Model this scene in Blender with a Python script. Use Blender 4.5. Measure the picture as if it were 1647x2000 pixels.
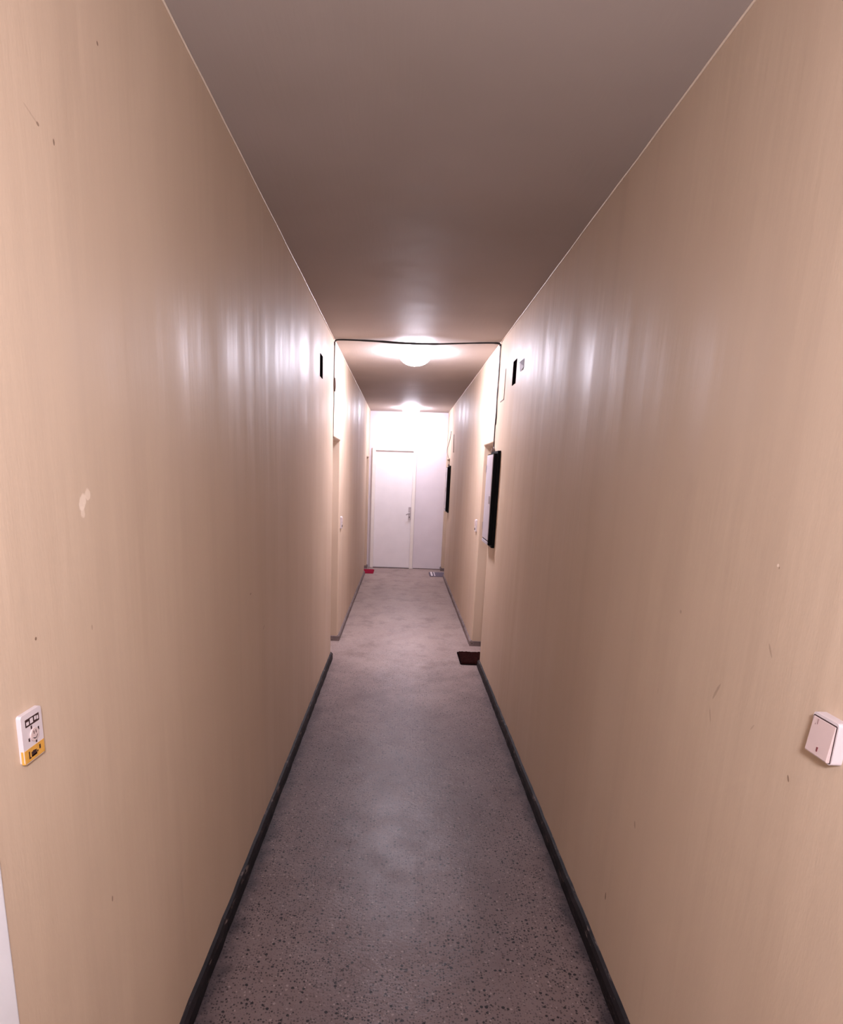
import bpy, bmesh, math, random
from mathutils import Vector, Matrix
random.seed(7)
for o in list(bpy.data.objects): bpy.data.objects.remove(o)
SC = bpy.context.scene
COL = SC.collection

# ------------------------------------------------------------------ camera, world, exposure
H = 2.6526            # ceiling height
HW = 0.658            # half corridor width
END = 10.849          # end wall
cam = bpy.data.cameras.new('camera')
co = bpy.data.objects.new('camera', cam); COL.objects.link(co)
yaw, pitch, roll = -0.0282, 0.2273, 0.0309
fwd = Vector((math.sin(yaw)*math.cos(pitch), math.cos(yaw)*math.cos(pitch), -math.sin(pitch)))
rt = Vector((math.cos(yaw), -math.sin(yaw), 0)); up = rt.cross(fwd)
r2 = rt*math.cos(roll) + up*math.sin(roll); u2 = up*math.cos(roll) - rt*math.sin(roll)
M = Matrix((r2, u2, -fwd)).transposed().to_4x4()
M.translation = Vector((-0.0728, 0, 1.62))
co.matrix_world = M
cam.sensor_fit = 'AUTO'; cam.sensor_width = 36; cam.lens = 1200*36/2000
cam.shift_x = (823.5-743.875)/2000
cam.shift_y = (1203.6-1000)/2000
cam.clip_start = 0.02
SC.camera = co
w = bpy.data.worlds.new('world'); SC.world = w; w.use_nodes = True
w.node_tree.nodes['Background'].inputs[0].default_value = (0, 0, 0, 1)
w.node_tree.nodes['Background'].inputs[1].default_value = 0
SC.view_settings.view_transform = 'Standard'; SC.view_settings.look = 'None'
SC.view_settings.exposure = 0.0; SC.view_settings.gamma = 1
LAMP_FAR = 262.0
LAMP_END = 128.0      # the lamp by the end door is weaker
LAMP_HALL = 286.0     # emission of the pendant globe behind the camera
LAMP_COL = (1.0, 0.955, 1.07, 1)
LAMP_COOL = (1.0, 0.96, 1.15, 1)   # the corridor domes are a little bluer

# ------------------------------------------------------------------ helpers
def srgb(r, g, b):
    f = lambda c: (c/255/12.92) if c <= 10 else ((c/255+0.055)/1.055)**2.4
    return (f(r), f(g), f(b), 1)

class NT:
    def __init__(s, name):
        s.m = bpy.data.materials.new(name); s.m.use_nodes = True
        s.t = s.m.node_tree; s.b = s.t.nodes['Principled BSDF']
    def n(s, typ, **kw):
        x = s.t.nodes.new(typ)
        for k, v in kw.items(): setattr(x, k, v)
        return x
    def set(s, sock, v):
        if isinstance(v, bpy.types.NodeSocket): s.t.links.new(v, sock)
        else: sock.default_value = v
    def coord(s): return s.n('ShaderNodeTexCoord').outputs['Object']
    def mapping(s, vec, scale=(1, 1, 1), loc=(0, 0, 0), rot=(0, 0, 0)):
        x = s.n('ShaderNodeMapping'); s.set(x.inputs[0], vec)
        x.inputs['Scale'].default_value = scale; x.inputs['Location'].default_value = loc; x.inputs['Rotation'].default_value = rot
        return x.outputs[0]
    def noise(s, vec, scale=5, detail=2, rough=.5):
        x = s.n('ShaderNodeTexNoise'); s.set(x.inputs['Vector'], vec)
        x.inputs['Scale'].default_value = scale; x.inputs['Detail'].default_value = detail; x.inputs['Roughness'].default_value = rough
        return x.outputs['Fac']
    def ramp(s, fac, a, b, smooth=False):
        x = s.n('ShaderNodeMapRange'); s.set(x.inputs[0], fac)
        if smooth: x.interpolation_type = 'SMOOTHSTEP'
        x.inputs[1].default_value = a; x.inputs[2].default_value = b
        return x.outputs[0]
    def math(s, op, a, b=0.0):
        x = s.n('ShaderNodeMath', operation=op); s.set(x.inputs[0], a); s.set(x.inputs[1], b)
        return x.outputs[0]
    def mix(s, fac, a, b):
        x = s.n('ShaderNodeMix', data_type='RGBA'); s.set(x.inputs[0], fac); s.set(x.inputs[6], a); s.set(x.inputs[7], b)
        return x.outputs[2]
    def bump(s, h, strength=.2, dist=.01, normal=None):
        x = s.n('ShaderNodeBump'); x.inputs['Strength'].default_value = strength; x.inputs['Distance'].default_value = dist
        s.set(x.inputs['Height'], h)
        if normal is not None: s.set(x.inputs['Normal'], normal)
        return x.outputs[0]
    def fin(s, col=None, rough=None, normal=None, spec=None, metal=None):
        if col is not None: s.set(s.b.inputs['Base Color'], col)
        if rough is not None: s.set(s.b.inputs['Roughness'], rough)
        if normal is not None: s.set(s.b.inputs['Normal'], normal)
        if spec is not None: s.set(s.b.inputs['Specular IOR Level'], spec)
        if metal is not None: s.set(s.b.inputs['Metallic'], metal)
        return s.m

def plain(name, col, rough=.5, metal=0, var=.06, scale=30, bump=0.0, spec=.5):
    k = NT(name); v = k.coord(); n = k.noise(v, scale, 3)
    dark = tuple(c*(1-2*var) for c in col[:3])+(1,); lite = tuple(min(1, c*(1+2*var)) for c in col[:3])+(1,)
    c = k.mix(k.ramp(n, .25, .75), dark, lite)
    return k.fin(c, rough, k.bump(n, bump, .002) if bump else None, spec, metal)

def obj(name, bm, mat, parent=None, loc=None, smooth=False, bevel=0, seg=2):
    bmesh.ops.recalc_face_normals(bm, faces=bm.faces[:])
    me = bpy.data.meshes.new(name); bm.to_mesh(me); bm.free()
    if smooth:
        for p in me.polygons: p.use_smooth = True
    o = bpy.data.objects.new(name, me); COL.objects.link(o)
    if mat: me.materials.append(mat)
    if parent: o.parent = parent
    if loc is not None: o.location = loc
    if bevel:
        b = o.modifiers.new('bevel', 'BEVEL'); b.width = bevel; b.segments = seg; b.limit_method = 'ANGLE'
        b.angle_limit = math.radians(35)
    return o
def tag(o, label=None, cat=None, group=None, kind=None):
    if label: o['label'] = label
    if cat: o['category'] = cat
    if group: o['group'] = group
    if kind: o['kind'] = kind
    return o
def empty(name, loc, label, cat, group=None, rz=0):
    o = bpy.data.objects.new(name, None); COL.objects.link(o); o.location = loc; o.rotation_euler = (0, 0, rz)
    o.empty_display_size = .05
    return tag(o, label, cat, group)
def struct(name, bm, mat, parent=None, **kw):
    o = obj(name, bm, mat, parent, **kw); o['kind'] = 'structure'; return o
def box(bm, x0, x1, y0, y1, z0, z1):
    v = [bm.verts.new(p) for p in ((x0, y0, z0), (x1, y0, z0), (x1, y1, z0), (x0, y1, z0), (x0, y0, z1), (x1, y0, z1), (x1, y1, z1), (x0, y1, z1))]
    for f in ((3, 2, 1, 0), (4, 5, 6, 7), (0, 1, 5, 4), (1, 2, 6, 5), (2, 3, 7, 6), (3, 0, 4, 7)):
        bm.faces.new([v[i] for i in f])
    return bm
def B(*a): return box(bmesh.new(), *a)
def extrude_poly(pts, to3d, d):
    """polygon of 2D points extruded by d along the third axis through to3d(u, v, w)"""
    bm = bmesh.new()
    a = [bm.verts.new(to3d(u, v, 0)) for u, v in pts]; b = [bm.verts.new(to3d(u, v, d)) for u, v in pts]
    n = len(pts)
    f1 = bm.faces.new(a); f2 = bm.faces.new(b[::-1])
    for i in range(n): bm.faces.new((a[i], b[i], b[(i+1) % n], a[(i+1) % n]))
    bm.normal_update()
    bmesh.ops.triangulate(bm, faces=[f1, f2])
    return bm
def rrect(u0, u1, v0, v1, r, n=5):
    pts = []
    for cx, cy, a0 in ((u1-r, v1-r, 0), (u0+r, v1-r, 90), (u0+r, v0+r, 180), (u1-r, v0+r, 270)):
        for i in range(n+1):
            a = math.radians(a0+90*i/n); pts.append((cx+r*math.cos(a), cy+r*math.sin(a)))
    return pts
def lathe(prof, n=48, close=False):
    bm = bmesh.new(); rings = []
    for r, z in prof:
        if r < 1e-6: rings.append([bm.verts.new((0, 0, z))])
        else: rings.append([bm.verts.new((r*math.cos(2*math.pi*i/n), r*math.sin(2*math.pi*i/n), z)) for i in range(n)])
    for a, b in zip(rings, rings[1:]):
        for i in range(n):
            j = (i+1) % n
            if len(a) == 1: bm.faces.new((a[0], b[i], b[j]))
            elif len(b) == 1: bm.faces.new((a[i], b[0], a[j]))
            else: bm.faces.new((a[i], b[i], b[j], a[j]))
    return bm
def tube(bm, pts, r, n=8, sub=6):
    """smooth tube through points (Catmull-Rom)"""
    P = [Vector(p) for p in pts]; Q = []
    for i in range(len(P)-1):
        p0 = P[max(i-1, 0)]; p1 = P[i]; p2 = P[i+1]; p3 = P[min(i+2, len(P)-1)]
        for k in range(sub):
            t = k/sub
            Q.append(.5*((2*p1)+(p2-p0)*t+(2*p0-5*p1+4*p2-p3)*t*t+(3*p1-p0-3*p2+p3)*t**3))
    Q.append(P[-1])
    rings = []; ref = None
    for i, q in enumerate(Q):
        d = (Q[min(i+1, len(Q)-1)]-Q[max(i-1, 0)]).normalized()
        if ref is None: ref = d.orthogonal().normalized()
        ref = (ref-d*ref.dot(d)).normalized(); s = d.cross(ref)
        rr = r[min(int(i/len(Q)*len(r)), len(r)-1)] if isinstance(r, (list, tuple)) else r
        rings.append([bm.verts.new(q+rr*(ref*math.cos(2*math.pi*k/n)+s*math.sin(2*math.pi*k/n))) for k in range(n)])
    for a, b in zip(rings, rings[1:]):
        for k in range(n): bm.faces.new((a[k], a[(k+1) % n], b[(k+1) % n], b[k]))
    bm.faces.new(rings[0][::-1]); bm.faces.new(rings[-1])
    return bm

# ------------------------------------------------------------------ materials
def wall_material(name, marks, seed):
    k = NT(name); v = k.coord()
    base = srgb(217, 190, 158)
    c = k.mix(k.ramp(k.noise(k.mapping(v, (1, 1, .35), (seed, 0, 0)), 1.6, 4), .3, .7), srgb(190, 167, 145), srgb(198, 176, 154))
    # long vertical roller / grime runs
    runs = k.noise(k.mapping(v, (1, 11, .45), (seed, 3, 0)), 1.0, 5, .6)
    c = k.mix(k.math('MULTIPLY', k.ramp(runs, .50, .80), .16), c, srgb(160, 138, 122))
    # scuffs
    sc = k.noise(k.mapping(v, (1, 30, 9), (seed, 1, 5)), 1.0, 2)
    c = k.mix(k.math('MULTIPLY', k.ramp(sc, .80, .84), .4), c, srgb(120, 92, 74))
    # individual marks: (y, z, ry, rz, colour, strength, angle)
    sep = k.n('ShaderNodeSeparateXYZ'); k.set(sep.inputs[0], v)
    Y, Z = sep.outputs[1], sep.outputs[2]
    wob = k.math('MULTIPLY', k.math('SUBTRACT', k.noise(v, 55, 3), .5), 1.1)
    for (my, mz, ry, rz, mc, st, an) in marks:
        dy = k.math('SUBTRACT', Y, my); dz = k.math('SUBTRACT', Z, mz); ca, sa = math.cos(an), math.sin(an)
        a = k.math('DIVIDE', k.math('ADD', k.math('MULTIPLY', dy, ca), k.math('MULTIPLY', dz, sa)), ry)
        b = k.math('DIVIDE', k.math('SUBTRACT', k.math('MULTIPLY', dz, ca), k.math('MULTIPLY', dy, sa)), rz)
        r = k.math('ADD', k.math('SQRT', k.math('ADD', k.math('MULTIPLY', a, a), k.math('MULTIPLY', b, b))), wob)
        c = k.mix(k.math('MULTIPLY', k.ramp(r, 1.0, .75), st), c, mc)
    # brushed gloss paint: fine vertical brush marks and lumpy plaster
    b1 = k.noise(k.mapping(v, (1, 60, 5), (0, seed, 0)), 1.0, 4, .6)
    b2 = k.noise(k.mapping(v, (1, 260, 60)), 1.0, 2)
    b3 = k.noise(v, 2.2, 3)
    b4 = k.noise(k.mapping(v, (1, 7, .8), (0, seed*2, 0)), 1.0, 3)
    n1 = k.bump(b3, .25, .02)
    n1 = k.bump(b4, .28, .016, n1)
    n2 = k.bump(b1, .2, .0012, n1)
    n3 = k.bump(b2, .3, .0006, n2)
    rg = k.ramp(k.noise(k.mapping(v, (1, 5, .6), (1, seed, 2)), 1.0, 4), .25, .8)
    rgh = k.math('ADD', .40, k.math('MULTIPLY', rg, .26))
    return k.fin(c, rgh, n3, .085)
DK = srgb(96, 70, 54); LT = srgb(232, 214, 196)
MARK_L = [(1.125, 1.553, .022, .012, LT, .75, 1.0), (1.145, 1.567, .012, .012, LT, .6, .6), (1.122, 1.535, .010, .012, LT, .6, 0),
          (1.305, 2.368, .0035, .004, DK, .8, 0), (1.061, 2.137, .020, .0022, DK, .2, -.3), (1.079, 2.132, .004, .003, DK, .6, 0), (1.123, 2.128, .003, .005, DK, .7, 0),
          (.943, 1.343, .003, .003, DK, .8, 0), (1.121, .721, .003, .007, DK, .6, 0), (1.124, 1.317, .003, .006, DK, .3, 0), (2.374, 1.142, .012, .005, DK, .45, 0),
          (2.6, .95, .02, .004, DK, .3, .4)]
MARK_R = [(1.063, 1.096, .0025, .007, DK, .7, -.4), (1.821, .266, .005, .016, DK, .75, -.1), (1.205, 1.471, .004, .0035, LT, .9, 0), (1.200, 1.467, .002, .003, DK, .6, 0),
          (1.349, 1.162, .004, .030, DK, .28, .5), (1.182, 1.307, .003, .016, DK, .3, -.6), (1.675, .624, .005, .014, DK, .4, -.4), (1.576, 1.297, .006, .005, DK, .3, 0), (1.195, 1.141, .002, .010, DK, .25, .6), (1.36, 1.10, .003, .02, DK, .25, -.4)]
M_WL = wall_material('left_wall_gloss_paint', MARK_L, 3.1)
M_WR = wall_material('right_wall_gloss_paint', MARK_R, 8.7)
def ceiling_material():
    k = NT('ceiling_paint'); v = k.coord()
    c = k.mix(k.ramp(k.noise(v, 1.3, 3), .3, .7), srgb(172, 160, 152), srgb(180, 168, 161))
    n = k.bump(k.noise(v, 1.6, 2), .4, .02); n = k.bump(k.noise(k.mapping(v, (60, 4, 1)), 1.0, 3), .22, .003, n)
    return k.fin(c, .62, n, .05)
M_CEIL = ceiling_material()
M_END = plain('end_wall_paint', srgb(222, 213, 217), .42, var=.02, scale=4, bump=.15)
M_HALL = plain('hall_paint', srgb(222, 205, 184), .5, var=.03, scale=3)
M_DOOR = plain('door_lacquer', srgb(238, 232, 232), .35, var=.015, scale=5)
M_FRAME = plain('door_frame_enamel', srgb(238, 230, 222), .32, var=.02, scale=8)
M_WHITE = plain('white_jamb_enamel', srgb(226, 224, 228), .35, var=.02, scale=12, bump=.15)
M_CAULK = plain('pale_caulk', srgb(224, 206, 186), .4, var=.03, scale=20)
def floor_material():
    k = NT('terrazzo_floor'); v = k.coord()
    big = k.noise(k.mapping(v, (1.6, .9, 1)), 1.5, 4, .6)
    floor_dim = k.mix(k.ramp(big, .3, .7), srgb(92, 76, 75), srgb(112, 95, 92))
    floor_lit = k.mix(k.ramp(big, .3, .7), srgb(148, 128, 121), srgb(162, 143, 135))
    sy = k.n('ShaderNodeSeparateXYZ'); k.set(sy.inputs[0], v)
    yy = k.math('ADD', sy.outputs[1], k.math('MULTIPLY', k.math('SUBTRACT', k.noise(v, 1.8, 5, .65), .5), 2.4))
    lit_far = k.ramp(yy, 3.4, 6.4, True)
    c = k.mix(lit_far, floor_dim, floor_lit)  # paler far floor: partly lamplight mixed into the colour, partly the surface itself
    chip_fac = k.math('SUBTRACT', 1.0, k.math('MULTIPLY', lit_far, .65))  # chips show less on the paler far floor
    st = k.noise(k.mapping(v, (3, 2.2, 1), (4, 2, 0)), 1.6, 5, .65)
    c = k.mix(k.math('MULTIPLY', k.ramp(st, .50, .70), .5), c, srgb(84, 64, 60))
    # dark chips
    def chips(scale, thr, seed, thr2):
        x = k.n('ShaderNodeTexVoronoi', voronoi_dimensions='2D'); k.set(x.inputs['Vector'], k.mapping(v, (1, 1, 1), (seed, seed, 0)))
        x.inputs['Scale'].default_value = scale; x.inputs['Randomness'].default_value = 1
        dist = k.math('ADD', x.outputs['Distance'], k.math('MULTIPLY', k.math('SUBTRACT', k.noise(v, scale*2.2, 2), .5), .35))
        ch = k.n('ShaderNodeSeparateColor'); k.set(ch.inputs[0], x.outputs['Color'])
        keep = k.math('LESS_THAN', ch.outputs[0], thr2)
        size = k.math('MULTIPLY', k.math('ADD', k.math('MULTIPLY', ch.outputs[1], .8), .35), thr)
        return k.math('MULTIPLY', keep, k.ramp(k.math('SUBTRACT', size, dist), 0, .07))
    clump = k.ramp(k.noise(v, 4.5, 3), .3, .62)
    f1 = k.math('MULTIPLY', chips(108, .39, 0, .58), k.math('ADD', .45, k.math('MULTIPLY', clump, .5)))
    f2 = chips(60, .32, 7, .20)
    fine = k.math('MULTIPLY', chips(210, .38, 3, .45), .55)
    c = k.mix(k.math('MULTIPLY', fine, chip_fac), c, srgb(82, 66, 64))
    c = k.mix(k.math('MULTIPLY', f1, chip_fac), c, srgb(30, 21, 21)); c = k.mix(k.math('MULTIPLY', f2, chip_fac), c, srgb(18, 11, 11))
    lite = chips(70, .30, 12, .14)
    c = k.mix(k.math('MULTIPLY', lite, .35), c, srgb(166, 148, 145))
    # old black sealant smeared beside both skirtings
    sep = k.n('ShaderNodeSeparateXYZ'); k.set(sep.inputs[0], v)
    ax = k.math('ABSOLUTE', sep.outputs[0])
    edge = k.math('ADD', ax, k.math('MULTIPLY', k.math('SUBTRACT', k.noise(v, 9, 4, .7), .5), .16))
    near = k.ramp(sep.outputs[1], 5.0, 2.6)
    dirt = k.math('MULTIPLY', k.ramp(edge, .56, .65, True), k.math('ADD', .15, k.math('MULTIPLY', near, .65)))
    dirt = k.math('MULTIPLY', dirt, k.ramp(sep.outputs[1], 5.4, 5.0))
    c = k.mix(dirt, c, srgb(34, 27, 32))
    und = k.noise(v, 5, 3); gr = k.noise(v, 75, 3)
    n = k.bump(und, .4, .012); gr2 = k.noise(k.mapping(v, (60, 105, 1)), 1.0, 3, .6); n = k.bump(gr2, .4, .0016, n); n = k.bump(gr, .5, .0022, n)
    polish = k.ramp(k.math('ADD', ax, k.math('MULTIPLY', k.math('SUBTRACT', k.noise(v, 4, 4, .65), .5), .3)), .42, .08, True)   # feet have polished the middle
    rg = k.math('SUBTRACT', k.math('ADD', .38, k.math('MULTIPLY', k.noise(v, 7, 5, .7), .26)), k.math('MULTIPLY', polish, .07))
    return k.fin(c, rg, n, .34)
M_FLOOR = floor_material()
def skirting_material(name, a, b, chip, spec=.2):
    k = NT(name); v = k.coord()
    c = k.mix(k.ramp(k.noise(v, 9, 4), .35, .7), a, b)
    c = k.mix(k.ramp(k.noise(k.mapping(v, (60, 14, 60)), 1.0, 4, .65), .59, .68), c, chip)
    return k.fin(c, .6, k.bump(k.noise(v, 40, 3), .4, .003), spec)
M_SK_NEAR = skirting_material('black_painted_skirting', srgb(16, 13, 15), srgb(30, 24, 27), srgb(96, 82, 78))
M_SK_FAR = skirting_material('grey_stone_skirting', srgb(104, 90, 88), srgb(134, 118, 114), srgb(70, 54, 50))
M_CABLE = plain('black_cable_sheath', srgb(26, 20, 20), .45, var=.1)
M_CABLE_G = plain('grey_cable_sheath', srgb(128, 110, 104), .5, var=.08)
M_BLACK = plain('black_steel', srgb(7, 7, 8), .65, var=.1, spec=.12)
M_GREY = plain('grey_steel_door', srgb(176, 168, 174), .35, var=.03, scale=8)
M_PLASTIC = plain('white_plastic', srgb(204, 192, 194), .38, var=.015)
M_ROCKER = plain('white_plastic_rocker', srgb(200, 178, 174), .36, var=.015)
M_INK = plain('dark_print', srgb(52, 30, 30), .5)
M_RED = plain('faded_red_indicator', srgb(120, 62, 66), .4)
M_YEL = plain('yellow_sticker', srgb(200, 148, 66), .45, var=.08, scale=60)
M_STEEL = plain('brushed_steel', srgb(186, 176, 178), .38, metal=.6)
def matt_black(name, col):
    k = NT(name); d = k.n('ShaderNodeBsdfDiffuse'); nz = k.noise(k.coord(), 60, 2)
    k.set(d.inputs['Color'], k.mix(nz, col, tuple(c*1.6 for c in col[:3])+(1,)))
    k.t.links.new(d.outputs[0], k.t.nodes['Material Output'].inputs[0]); return k.m
M_VENT = matt_black('matt_black_vent', srgb(9, 7, 7))
def mat_fabric(name, a, b, scale=90):
    k = NT(name); v = k.coord(); n = k.noise(v, scale, 4, .7)
    return k.fin(k.mix(k.ramp(n, .3, .7), a, b), .95, k.bump(n, .8, .006), .02)
M_MAT_BROWN = mat_fabric('brown_coir', srgb(24, 8, 7), srgb(42, 17, 15))
M_MAT_EDGE = mat_fabric('dark_rubber_edge', srgb(12, 5, 5), srgb(20, 9, 8))
M_MAT_RED = mat_fabric('red_carpet_pile', srgb(118, 20, 42), srgb(150, 34, 58))
M_MAT_GREY = mat_fabric('grey_carpet_pile', srgb(92, 82, 92), srgb(122, 112, 122))
M_MAT_WHITE = mat_fabric('off_white_carpet_pile', srgb(206, 196, 198), srgb(226, 216, 216))
def lamp_material(name, strength, col=LAMP_COL):
    k = NT(name)
    k.b.inputs['Base Color'].default_value = (.9, .88, .88, 1); k.b.inputs['Roughness'].default_value = .25
    k.b.inputs['Emission Color'].default_value = col; k.b.inputs['Emission Strength'].default_value = strength
    return k.m

# ------------------------------------------------------------------ the corridor shell
NL0, NL1, NLT = 5.237, 5.863, 1.907     # near left doorway: y0, y1, top
NR0, NR1, NRT = 5.187, 5.865, 1.899     # near right doorway
FL0, FL1, FLT = 10.06, 10.70, 1.885     # far left doorway
FR0, FR1, FRT = 10.00, 10.68, 1.885     # far right doorway
W0 = 0.797                              # where the corridor walls begin, at the hall
TH = 0.24
HX, HY = 1.55, -2.6                     # hall behind the camera
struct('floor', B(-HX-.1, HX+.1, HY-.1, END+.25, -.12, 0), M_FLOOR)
struct('ceiling', B(-HX-.1, HX+.1, HY-.1, END+.25, H, H+.12), M_CEIL)
def side_wall(name, sgn, d0, d1, dt, e0, e1, et, mat):
    w0, zb = W0-.05, -.04                      # runs on into the floor, ceiling and end wall, so only the doorway edges show their rounding
    pts = [(w0, zb), (d0, zb), (d0, dt), (d1, dt), (d1, zb), (e0, zb), (e0, et), (e1, et), (e1, zb), (END+.05, zb), (END+.05, H+.05), (w0, H+.05)]
    bm = extrude_poly(pts, lambda u, v, q: (sgn*(HW+q), u, v), TH)
    return struct(name, bm, mat, bevel=.014, seg=4)
side_wall('wall_left', -1, NL0, NL1, NLT, FL0, FL1, FLT, M_WL)
side_wall('wall_right', 1, NR0, NR1, NRT, FR0, FR1, FRT, M_WR)
struct('wall_end', B(-HW-TH, HW+TH, END, END+.2, 0, H), M_END)
struct('wall_hall_left', B(-HX-.1, -HX, HY, W0, 0, H), M_HALL)
struct('wall_hall_right', B(HX, HX+.1, HY, W0, 0, H), M_HALL)
struct('wall_back', B(-HX-.1, HX+.1, HY-.1, HY, 0, H), M_HALL)
struct('wall_hall_front_left', B(-HX-.1, -HW-TH, W0-.002, W0+.1, 0, H), M_HALL)
struct('wall_hall_front_right', B(HW+TH, HX+.1, W0-.002, W0+.1, 0, H), M_HALL)
# white jamb that closes the left wall towards the hall
struct('trim_1', extrude_poly(rrect(-HW-TH-.02, -HW+.004, W0-.07, W0, .006, 3), lambda u, v, q: (u, v, q), H), M_WHITE)
# pale caulk beads in the wall-ceiling corners
for i, s in ((2, -1), (3, 1)):
    bm = bmesh.new(); n = 60; pts = []
    for k in range(n+1):
        y = W0+.02+(END-.04-W0)*k/n
        pts.append((s*(HW-.002), y, H-.002+random.uniform(-.0022, .0012)))
    struct('trim_%d' % i, tube(bm, pts, .0034, 6, 2), M_CAULK, smooth=True)

# skirtings: a thin stone strip with an uneven front and a sloping top
def skirting(name, s, y0, y1, mat, h=.058, t=.020, ret=None):
    bm = bmesh.new(); n = max(4, int((y1-y0)/.07)); rows = []
    for k in range(n+1):
        y = y0+(y1-y0)*k/n; dt = random.uniform(-.0016, .0016); dh = random.uniform(-.003, .003)
        rows.append([bm.verts.new((s*(HW+o), y, z)) for o, z in ((.01, 0), (-(t+dt), 0), (-(t+dt), h*.80+dh), (-(t*.55), h+dh), (.004, h+.006+dh), (.01, h+.006+dh))])
    for a, b in zip(rows, rows[1:]):
        for i in range(6): bm.faces.new((a[i], a[(i+1) % 6], b[(i+1) % 6], b[i]))
    bm.faces.new(rows[0][::-1]); bm.faces.new(rows[-1])
    if ret:                                     # return into the doorway along the far jamb
        ya, depth = ret
        box(bm, min(s*(HW-t), s*(HW+depth)), max(s*(HW-t), s*(HW+depth)), ya-.017, ya+.003, 0, h*.98)
    return struct(name, bm, mat)
skirting('baseboard_left', -1, W0+.02, NL0+.005, M_SK_NEAR)
skirting('baseboard_right', 1, W0+.02, NR0+.005, M_SK_NEAR)
skirting('baseboard_left_far', -1, NL1, FL0+.005, M_SK_FAR, .05, .016, (NL1, .13))
skirting('baseboard_right_far', 1, NR1, FR0+.005, M_SK_FAR, .05, .016, (NR1, .13))
skirting('baseboard_left_end', -1, FL1, END, M_SK_FAR, .05, .016, (FL1, .13))
skirting('baseboard_right_end', 1, FR1, END, M_SK_FAR, .05, .016, (FR1, .13))
struct('baseboard_end', B(.165, HW, END-.010, END+.01, 0, .012), M_SK_FAR)

# ------------------------------------------------------------------ doors
def lever_handle(parent, x, y, z, ax, s=1):
    """long plate, lever and keyhole; ax 'y' = plate faces -y; 'x' = plate faces s*-x"""
    def T(u, v, q): return (x+u, y-q, z+v) if ax == 'y' else (x-s*q, y+u, z+v)
    hp = obj('handle_plate', extrude_poly(rrect(-.022, .022, -.10, .12, .008, 4), T, .008), M_STEEL, parent)
    bm = bmesh.new()
    tube(bm, [T(0, .02, .006), T(0, .02, .045), T(-.008, .018, .052), T(-.03, .008, .054), T(-.06, -.01, .052)], .009, 8, 4)
    obj('lever', bm, M_STEEL, hp, smooth=True)
    obj('keyhole', extrude_poly(rrect(-.006, .006, -.066, -.040, .005, 4), T, .0095), M_INK, hp)
d1 = bpy.data.objects.new('door_1', None); COL.objects.link(d1); d1.location = (-.23, END, 0); d1['kind'] = 'structure'
def rel(bm, o):
    bmesh.ops.translate(bm, verts=bm.verts[:], vec=-Vector(o.location)); return bm
DX0, DX1, DZ = -.605, .152, 2.062
fr = [(DX0, 0), (DX0+.058, 0), (DX0+.058, DZ-.05), (DX1-.058, DZ-.05), (DX1-.058, 0), (DX1, 0), (DX1, DZ), (DX0, DZ)]
obj('door_frame', rel(extrude_poly(fr, lambda u, v, q: (u, END-.032+q, v), .042), d1), M_FRAME, d1, bevel=.006)
leaf = obj('door_leaf', rel(B(DX0+.060, DX1-.061, END-.003, END+.012, .010, DZ-.053), d1), M_DOOR, d1, bevel=.003)
obj('threshold', rel(B(DX0+.05, DX1-.05, END-.02, END+.004, 0, .008), d1), M_INK, d1)
lever_handle(d1, .068-d1.location.x, -.005, .955, 'y')
def side_door(name, s, y0, y1, top):
    x = HW+.155
    d = bpy.data.objects.new(name, None); COL.objects.link(d); d.location = (s*x, (y0+y1)/2, 0); d['kind'] = 'structure'
    f = [(y0, 0), (y0+.05, 0), (y0+.05, top-.05), (y1-.05, top-.05), (y1-.05, 0), (y1, 0), (y1, top), (y0, top)]
    obj('door_frame', rel(extrude_poly(f, lambda u, v, q: (s*(x-.03+q), u, v), .07), d), M_FRAME, d, bevel=.004)
    obj('door_leaf', rel(B(*sorted((s*x, s*(x+.03))), y0+.052, y1-.052, .008, top-.053), d), M_DOOR, d)
    lever_handle(d, 0, (y1-.10)-d.location.y, 1.0, 'x', s)
    return d
side_door('door_2', -1, NL0, NL1, NLT)
side_door('door_3', 1, NR0, NR1, NRT)
side_door('door_4', -1, FL0, FL1, FLT)
side_door('door_5', 1, FR0, FR1, FRT)

# ------------------------------------------------------------------ lamps
def ceiling_lamp(x, y, strength, label, r=.135, depth=.085):
    t = empty('ceiling_lamp', (x, y, H), label, 'lamp', 'dome lamps along the corridor ceiling')
    obj('lamp_base', lathe([(0, 0), (r*.80, 0), (r*.80, -.018), (r*.74, -.026), (0, -.026)]), M_PLASTIC, t, smooth=False)
    prof = [(r*.70, -.020), (r*.96, -.022), (r, -.030)]
    for k in range(1, 13):
        a = math.pi/2*k/12; prof.append((r*math.cos(a) if k < 12 else 0, -.030-depth*math.sin(a)))
    obj('lamp_shade', lathe(prof), lamp_material('opal_glass_lit', strength, LAMP_COOL), t, smooth=True)
    for a in (2.2, -.94):                                      # the two spring clips
        bm = bmesh.new(); c, s_ = math.cos(a), math.sin(a)
        tube(bm, [(c*r*.78, s_*r*.78, -.010), (c*r*1.02, s_*r*1.02, -.014), (c*r*1.03, s_*r*1.03, -.034)], .004, 6, 3)
        obj('clip', bm, M_STEEL, t, smooth=True)
    return t
ceiling_lamp(-.005, 5.66, LAMP_FAR, 'lit white dome lamp on the ceiling just beyond the black cable')
ceiling_lamp(.02, 10.20, LAMP_END, 'lit white dome lamp on the ceiling close above the end door')
t = empty('pendant_lamp', (0, -.28, H), 'lit white globe pendant hanging in the hall behind the camera', 'lamp')
obj('canopy', lathe([(0, 0), (.045, 0), (.045, -.012), (.02, -.035), (0, -.035)], 24), M_PLASTIC, t)
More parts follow.
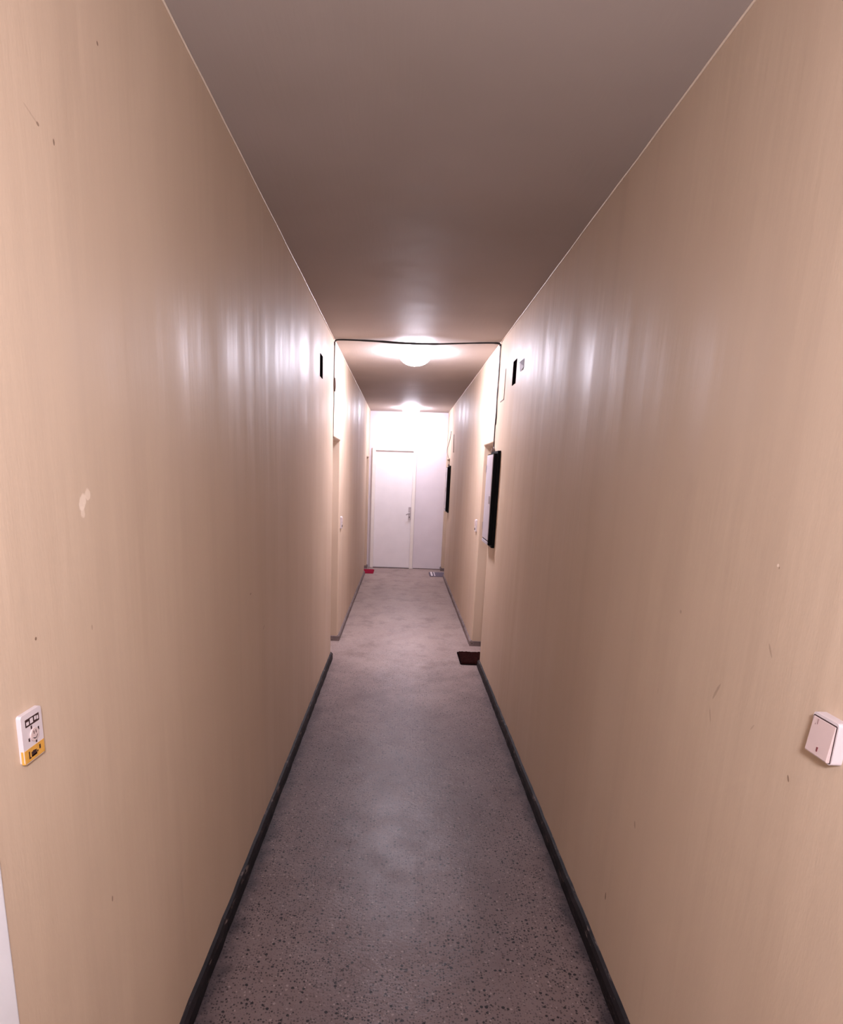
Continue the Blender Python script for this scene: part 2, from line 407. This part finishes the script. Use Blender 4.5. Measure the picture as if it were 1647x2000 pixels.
obj('cord', tube(bmesh.new(), [(0, 0, -.03), (0, 0, -.3), (0, 0, -.56)], .0035, 8, 2), M_CABLE, t)
obj('holder', lathe([(0, -.55), (.02, -.552), (.032, -.60), (0, -.602)], 24), M_PLASTIC, t)
prof = [(.110*math.sin(math.pi*k/24) if 0 < k < 24 else 0, -.695+.110*math.cos(math.pi*k/24)) for k in range(25)]
obj('lamp_shade', lathe(prof), lamp_material('opal_globe_lit', LAMP_HALL), t, smooth=True)

# ------------------------------------------------------------------ cables
R_ = HW-.006
bm = bmesh.new()
cz = H-.008
tube(bm, [(-R_+.004, 5.225, cz-.010), (-R_+.03, 5.215, cz), (-.45, 5.21, cz-.001), (-.30, 5.205, cz-.006), (-.15, 5.20, cz-.014), (0, 5.20, cz-.017), (.15, 5.20, cz-.016), (.30, 5.20, cz-.009), (.45, 5.195, cz-.003), (.60, 5.19, cz), (R_-.01, 5.185, cz-.006), (R_-.002, 5.18, cz-.022)], [.0062, .0064, .0072, .0085, .0085, .0075, .0060, .0056, .0062, .0076, .0070], 8, 5)
tag(obj('ceiling_cable', bm, M_CABLE, smooth=True), 'black cable sagging slightly across the ceiling from wall to wall', 'cable')
t = empty('wall_cable', (-HW, 5.222, 2.2), 'thin dark cable with a small junction hanging down the left doorway corner', 'cable')
bm = bmesh.new()
tube(bm, [(.005, .004, H-.02-2.2), (.006, .000, H-.07-2.2), (.004, .002, .25), (.004, .000, .1), (.005, .003, .0), (.003, .001, -.15), (.003, .003, -.30)], [.0058, .0042, .0036, .0036, .0034, .003, .0026, .0022], 7, 5)
obj('cable', bm, M_CABLE, t, smooth=True)
bm = lathe([(0, .055), (.004, .05), (.008, .02), (.010, 0), (.008, -.025), (.004, -.05), (0, -.055)], 12)
obj('junction', bm, M_CABLE_G, t, loc=(.012, -.002, .11), smooth=True)
bm = bmesh.new()
def wob(y, z, a): return (HW-.006+random.uniform(-.0015, .001), y+random.uniform(-a, a), z)
zs = [H-.02-k*.085 for k in range(10)]
tube(bm, [wob(5.172, z, .007) for z in zs]+[(HW-.006, 5.12, 1.83), (HW-.012, 5.06, 1.812)], .0048, 7, 4)
t = empty('twisted_cable', (HW, 5.17, H-.02), 'pair of twined black cables dropping beside the right doorway to the near cabinet', 'cable')
obj('thick_cable', rel(bm, t), M_CABLE, t, smooth=True)
bm = bmesh.new()
tube(bm, [wob(5.163, z, .009) for z in zs[:6]]+[(HW-.004, 5.15, 2.10), (HW-.004, 5.165, 2.03)], .0034, 7, 4)
obj('thin_cable', rel(bm, t), M_CABLE, t, smooth=True)
bm = bmesh.new()
tube(bm, [(HW-.004, 9.42, 2.22), (HW-.004, 9.40, 2.14), (HW-.004, 9.36, 2.05), (HW-.004, 9.33, 1.96)], .0045, 6, 4)
tag(obj('wall_cable', bm, M_CABLE_G, smooth=True), 'short grey cable on the right wall above the far cabinet', 'cable')
bm = bmesh.new()
tube(bm, [(HW-.004, 9.98, 2.30), (HW-.006, 10.2, 2.18), (HW-.012, 10.5, 2.08), (HW-.012, 10.55, 2.0), (HW-.006, 10.3, 1.91)], .0045, 6, 5)
tag(obj('wall_cable', bm, M_CABLE_G, smooth=True), 'thin grey cable looping down over the far right doorway', 'cable')

# ------------------------------------------------------------------ electric cabinets on the right wall
def cabinet(y0, y1, z0, z1, label):
    """black surround on the wall, black case, grey door facing the corridor"""
    t = empty('electric_cabinet', (HW, (y0+y1)/2, z0), label, 'cabinet', 'electric cabinets on the right wall')
    L = (y1-y0)/2; hh = z1-z0
    fr = bmesh.new()
    for a in ((-L, L, 0, .02), (-L, L, hh-.02, hh), (-L, -L+.02, .02, hh-.02), (L-.02, L, .02, hh-.02)):
        box(fr, -.024, 0, a[0], a[1], a[2], a[3])
    obj('surround', fr, M_BLACK, t, bevel=.002)
    obj('case', B(-.050, 0, -L+.02, L-.02, .02, hh-.02), M_BLACK, t)
    door = obj('cabinet_door', B(-.056, -.0495, -L+.021, L-.021, .055, hh-.028), M_GREY, t, bevel=.002)
    obj('sill', B(-.056, -.0495, -L+.021, L-.021, .021, .045), M_GREY, t, bevel=.002)
    obj('latch', extrude_poly(rrect(-L+.035, -L+.050, hh*.50-.03, hh*.50+.03, .005, 3), lambda u, v, q: (-.0555-q, u, v), .010), M_STEEL, door, bevel=.002)
    for z in (hh*.2, hh*.82): obj('hinge', tube(bmesh.new(), [(-.056, L-.021, z-.03), (-.056, L-.021, z+.03)], .005, 8, 1), M_STEEL, door)
    obj('cable_gland', lathe([(0, .03), (.010, .03), (.012, .008), (.018, .008), (.018, 0), (0, 0)], 14), M_CABLE_G, t, loc=(-.020, .19 if L > .19 else L-.05, hh))
    return t
cabinet(4.80, 5.165, 1.085, 1.818, 'black edged cabinet with grey door beside the near right doorway')
cabinet(9.68, 9.97, 1.066, 1.775, 'smaller looking black cabinet at the far end by the grey doormat')

# ------------------------------------------------------------------ small fittings high on the walls
def vent(s, y, z, w_, h_, label):
    t = empty('vent_cover', (s*HW, y, z), label, 'vent', 'black vent covers high on the walls')
    X = lambda q: -s*q
    fr = bmesh.new(); a, b = w_/2, h_/2
    for q in ((-a, a, b-.012, b), (-a, a, -b, -b+.012), (-a, -a+.012, -b+.012, b-.012), (a-.012, a, -b+.012, b-.012)):
        x0, x1 = sorted((0, X(.0032))); box(fr, x0, x1, *q)
    obj('frame', fr, M_VENT, t, bevel=.0006)
    x0, x1 = sorted((0, X(.0006))); obj('back_plate', B(x0, x1, -a+.012, a-.012, -b+.012, b-.012), M_VENT, t)
    n = 7
    for k in range(n):
        zc = -b+.012+(h_-.024)*(k+.5)/n
        bm = bmesh.new()
        pts = [(X(.0006), zc+.006), (X(.0022), zc-.006), (X(.0028), zc-.004), (X(.0012), zc+.008)]
        vs = [[bm.verts.new((px, yy, pz)) for px, pz in pts] for yy in (-a+.012, a-.012)]
        for i in range(4): bm.faces.new((vs[0][i], vs[0][(i+1) % 4], vs[1][(i+1) % 4], vs[1][i]))
        bm.faces.new(vs[0]); bm.faces.new(vs[1][::-1])
        obj('slat', bm, M_VENT, t)
    return t
vent(-1, 4.455, 2.325, .125, .145, 'small square black vent high on the left wall')
vent(1, 4.455, 2.318, .125, .155, 'small square black vent high on the right wall')
# old paper scrap and painted-over access plate on the right wall
bm = bmesh.new()
pts = [(4.12, 2.350), (4.27, 2.352), (4.255, 2.315), (4.22, 2.285), (4.20, 2.292), (4.15, 2.286), (4.115, 2.300)]
vs = [bm.verts.new((HW-.0015-.004*(i % 2), y, z)) for i, (y, z) in enumerate(pts)]; bm.faces.new(vs)
bmesh.ops.solidify(bm, geom=bm.faces[:], thickness=.0012)
tag(obj('paper_scrap', bm, plain('grey_paper', srgb(150, 136, 142), .7, var=.12, scale=40)), 'torn grey paper scrap stuck beside the right vent', 'paper')
t = empty('access_plate', (HW, 4.93, 2.29), 'painted over access plate between the right vent and the doorway corner', 'plate')
obj('plate', extrude_poly(rrect(-.085, .085, -.10, .11, .006, 3), lambda u, v, q: (-q, u, v), .004), M_WR, t)
obj('gap', B(-.0012, 0, -.09, .09, -.105, .115), M_INK, t)

# ------------------------------------------------------------------ switches
def wallT(s, y, z, base):
    return lambda u, v, q: (s*(base-q), y+u, z+v)
# push-button plate, left wall near the camera. local axes: +x out of the wall
t = empty('push_button_plate', (-HW, .898, 1.1545), 'white plate with dark print and yellow sticker on the left wall', 'switch')
T0 = lambda b: (lambda u, v, q: (b+q, u, v))
w2, h2 = .0275, .082
obj('plate', extrude_poly(rrect(-w2, w2, 0, h2, .005, 5), T0(0), .0078), M_PLASTIC, t, bevel=.0018, seg=3)
secs = [(.0030, -w2-.0004), (.0062, -w2-.0004), (.0080, -w2+.0008), (.0083, -w2+.0024), (.0083, w2-.0012), (.0070, w2-.0012), (.0070, -w2+.002), (.0030, -w2+.002)]
stk = extrude_poly(secs, lambda q, u, v: (q, u, .0016+v), .0219)   # sticker folded over the near edge of the plate
obj('yellow_sticker', stk, M_YEL, t)
lab = obj('label_frame', extrude_poly(rrect(-.0175, .0195, .0595, .0725, .001, 2), T0(.0078), .0003), M_INK, t)
bm = bmesh.new()
for a, b, c, d in ((-.0150, -.0085, .0625, .0680), (-.0050, .0025, .0625, .0705), (.0065, .0110, .0640, .0700), (.0128, .0170, .0630, .0690)):
    u0, u1, v0, v1 = a, b, c, d; box(bm, .0081, .0084, u0, u1, v0, v1)
obj('label_fields', bm, M_PLASTIC, lab)
btn = obj('button', extrude_poly([(.011*math.cos(2*math.pi*k/28)+.002, .0420+.011*math.sin(2*math.pi*k/28)) for k in range(28)], T0(.0078), .0022), M_ROCKER, t, bevel=.0008)
bm = bmesh.new()
for a in (20, 110, 200, 290):                                   # four dark ticks around the button
    for k in range(1):
        a0 = math.radians(a)
        cx, cy = .002+.0142*math.cos(a0), .0420+.0142*math.sin(a0)
        box(bm, .0078, .0082, cx-.0016, cx+.0016, cy-.0028, cy+.0028)
obj('button_ticks', bm, M_INK, t)
bm = bmesh.new()
for k in range(7):
    a0 = math.radians(215+k*18); a1 = math.radians(215+(k+1)*18)
    v = [bm.verts.new((.01025, .002+r*math.cos(a), .0420+r*math.sin(a))) for r, a in ((.0058, a0), (.0072, a0), (.0072, a1), (.0058, a1))]
    bm.faces.new(v)
bmesh.ops.solidify(bm, geom=bm.faces[:], thickness=.0003)
box(bm, .0100, .0103, -.0015, .0000, .0435, .0490); box(bm, .0100, .0103, .0040, .0055, .0435, .0490)
obj('button_symbol', bm, M_INK, btn)
bm = bmesh.new()                                               # dark lettering on the yellow sticker
box(bm, .0082, .0087, -.0165, -.0140, .0065, .0190)
box(bm, .0082, .0087, -.0140, -.0115, .0065, .0085)
for u, hh in ((-.0095, .0075), (-.0060, .0085), (-.0025, .0080), (.0010, .0075)):
    box(bm, .0082, .0087, u, u+.0030, .0070, .0070+hh*1.15); box(bm, .0082, .0087, u, u+.0036, .0070, .0098)
box(bm, .0082, .0087, .0055, .0082, .0095, .0125); box(bm, .0082, .0087, .0120, .0155, .0120, .0190)
obj('lettering', bm, M_INK, t)

# surface switch, right wall near the camera. local axes: +x out of the wall = world -x
t = empty('light_switch', (HW, .975, 1.178), 'white surface light switch with a tilted rocker on the right wall', 'switch')
N = lambda b: (lambda u, v, q: (-b-q, u, v))
obj('box', extrude_poly(rrect(-.030, .032, 0, .073, .006, 5), N(0), .017), M_PLASTIC, t, bevel=.003, seg=3)
bm = bmesh.new()                                               # rocker: wedge, bottom edge pressed out
prof = [(.0168, .066), (.0185, .066), (.0235, .006), (.0225, .0035), (.0168, .0035)]
v0 = [bm.verts.new((-x, -.0255, z)) for x, z in prof]; v1 = [bm.verts.new((-x, .0285, z)) for x, z in prof]
bm.faces.new(v0); bm.faces.new(v1[::-1])
for i in range(5): bm.faces.new((v0[i], v1[i], v1[(i+1) % 5], v0[(i+1) % 5]))
rk = obj('rocker', bm, M_ROCKER, t, bevel=.0012, seg=3)
obj('rocker_gap', extrude_poly(rrect(-.0272, .0302, .0022, .0680, .002, 3), N(.0166), .0008), M_INK, t)
bm = bmesh.new(); box(bm, -.0236, -.0222, -.0012, .0012, .0125, .0200)
obj('indicator', bm, M_RED, rk)
bm = bmesh.new(); box(bm, -.0202, -.0186, .0135, .0150, .0555, .0645); box(bm, -.0202, -.0190, .0190, .0203, .053, .0555)
obj('scratch', bm, plain('rubbed_plastic', srgb(150, 124, 122), .5), rk)

def far_switch(s, y, z, label):
    t = empty('wall_switch', (s*HW, y, z), label, 'switch', 'small switches beside the near doorways')
    Q = lambda b: (lambda u, v, q: (-s*(b+q), u, v))
    obj('plate', extrude_poly(rrect(-.040, .040, -.055, .060, .006, 4), Q(0), .014), M_PLASTIC, t, bevel=.002)
    obj('rocker', extrude_poly(rrect(-.028, .028, .004, .050, .004, 3), Q(.0135), .006), M_ROCKER, t, bevel=.0012)
    obj('button', extrude_poly([(.011*math.cos(2*math.pi*k/16), -.030+.011*math.sin(2*math.pi*k/16)) for k in range(16)], Q(.0135), .005), M_INK, t)
far_switch(1, 6.02, 1.160, 'small white switch on the right wall just past the brown doormat doorway')
far_switch(-1, 5.98, 1.150, 'small white switch on the left wall just past the near doorway')

# ------------------------------------------------------------------ doormats
def doormat(x0, x1, y0, y1, label, pile_mat, edge_mat, hgt=.014, stripe=None, rz=0):
    cx, cy = (x0+x1)/2, (y0+y1)/2
    t = empty('doormat', (cx, cy, 0), label, 'doormat', None, rz)
    a, b = (x1-x0)/2, (y1-y0)/2
    obj('backing', extrude_poly(rrect(-a, a, -b, b, .02, 5), lambda u, v, q: (u, v, q), hgt*.45), edge_mat, t, bevel=.002)
    bm = bmesh.new(); nx, ny = 28, 36; g = []
    for i in range(nx+1):
        row = []
        for j in range(ny+1):
            u = -a+.012+(2*a-.024)*i/nx; v = -b+.012+(2*b-.024)*j/ny
            edge = i in (0, nx) or j in (0, ny)
            row.append(bm.verts.new((u, v, hgt*.40 if edge else hgt*(.85+.3*random.random()))))
        g.append(row)
    for i in range(nx):
        for j in range(ny): bm.faces.new((g[i][j], g[i+1][j], g[i+1][j+1], g[i][j+1]))
    obj('pile', bm, pile_mat, t)
    if stripe:
        for u0, u1 in stripe: obj('stripe', B(u0, u1, -b+.02, b-.02, hgt*.6, hgt*1.25), M_MAT_WHITE, t, bevel=.003)
    return t
doormat(.497, .785, 5.215, 5.600, 'dark brown bristly doormat at the near right doorway', M_MAT_BROWN, M_MAT_EDGE, .020)
doormat(-.79, -.505, 10.12, 10.545, 'red doormat at the far left doorway', M_MAT_RED, M_MAT_RED, .014)
doormat(.430, .775, 10.02, 10.46, 'grey doormat with pale stripes at the far right doorway', M_MAT_GREY, M_MAT_GREY, .014, stripe=((-.150, -.118), (-.095, -.080)))
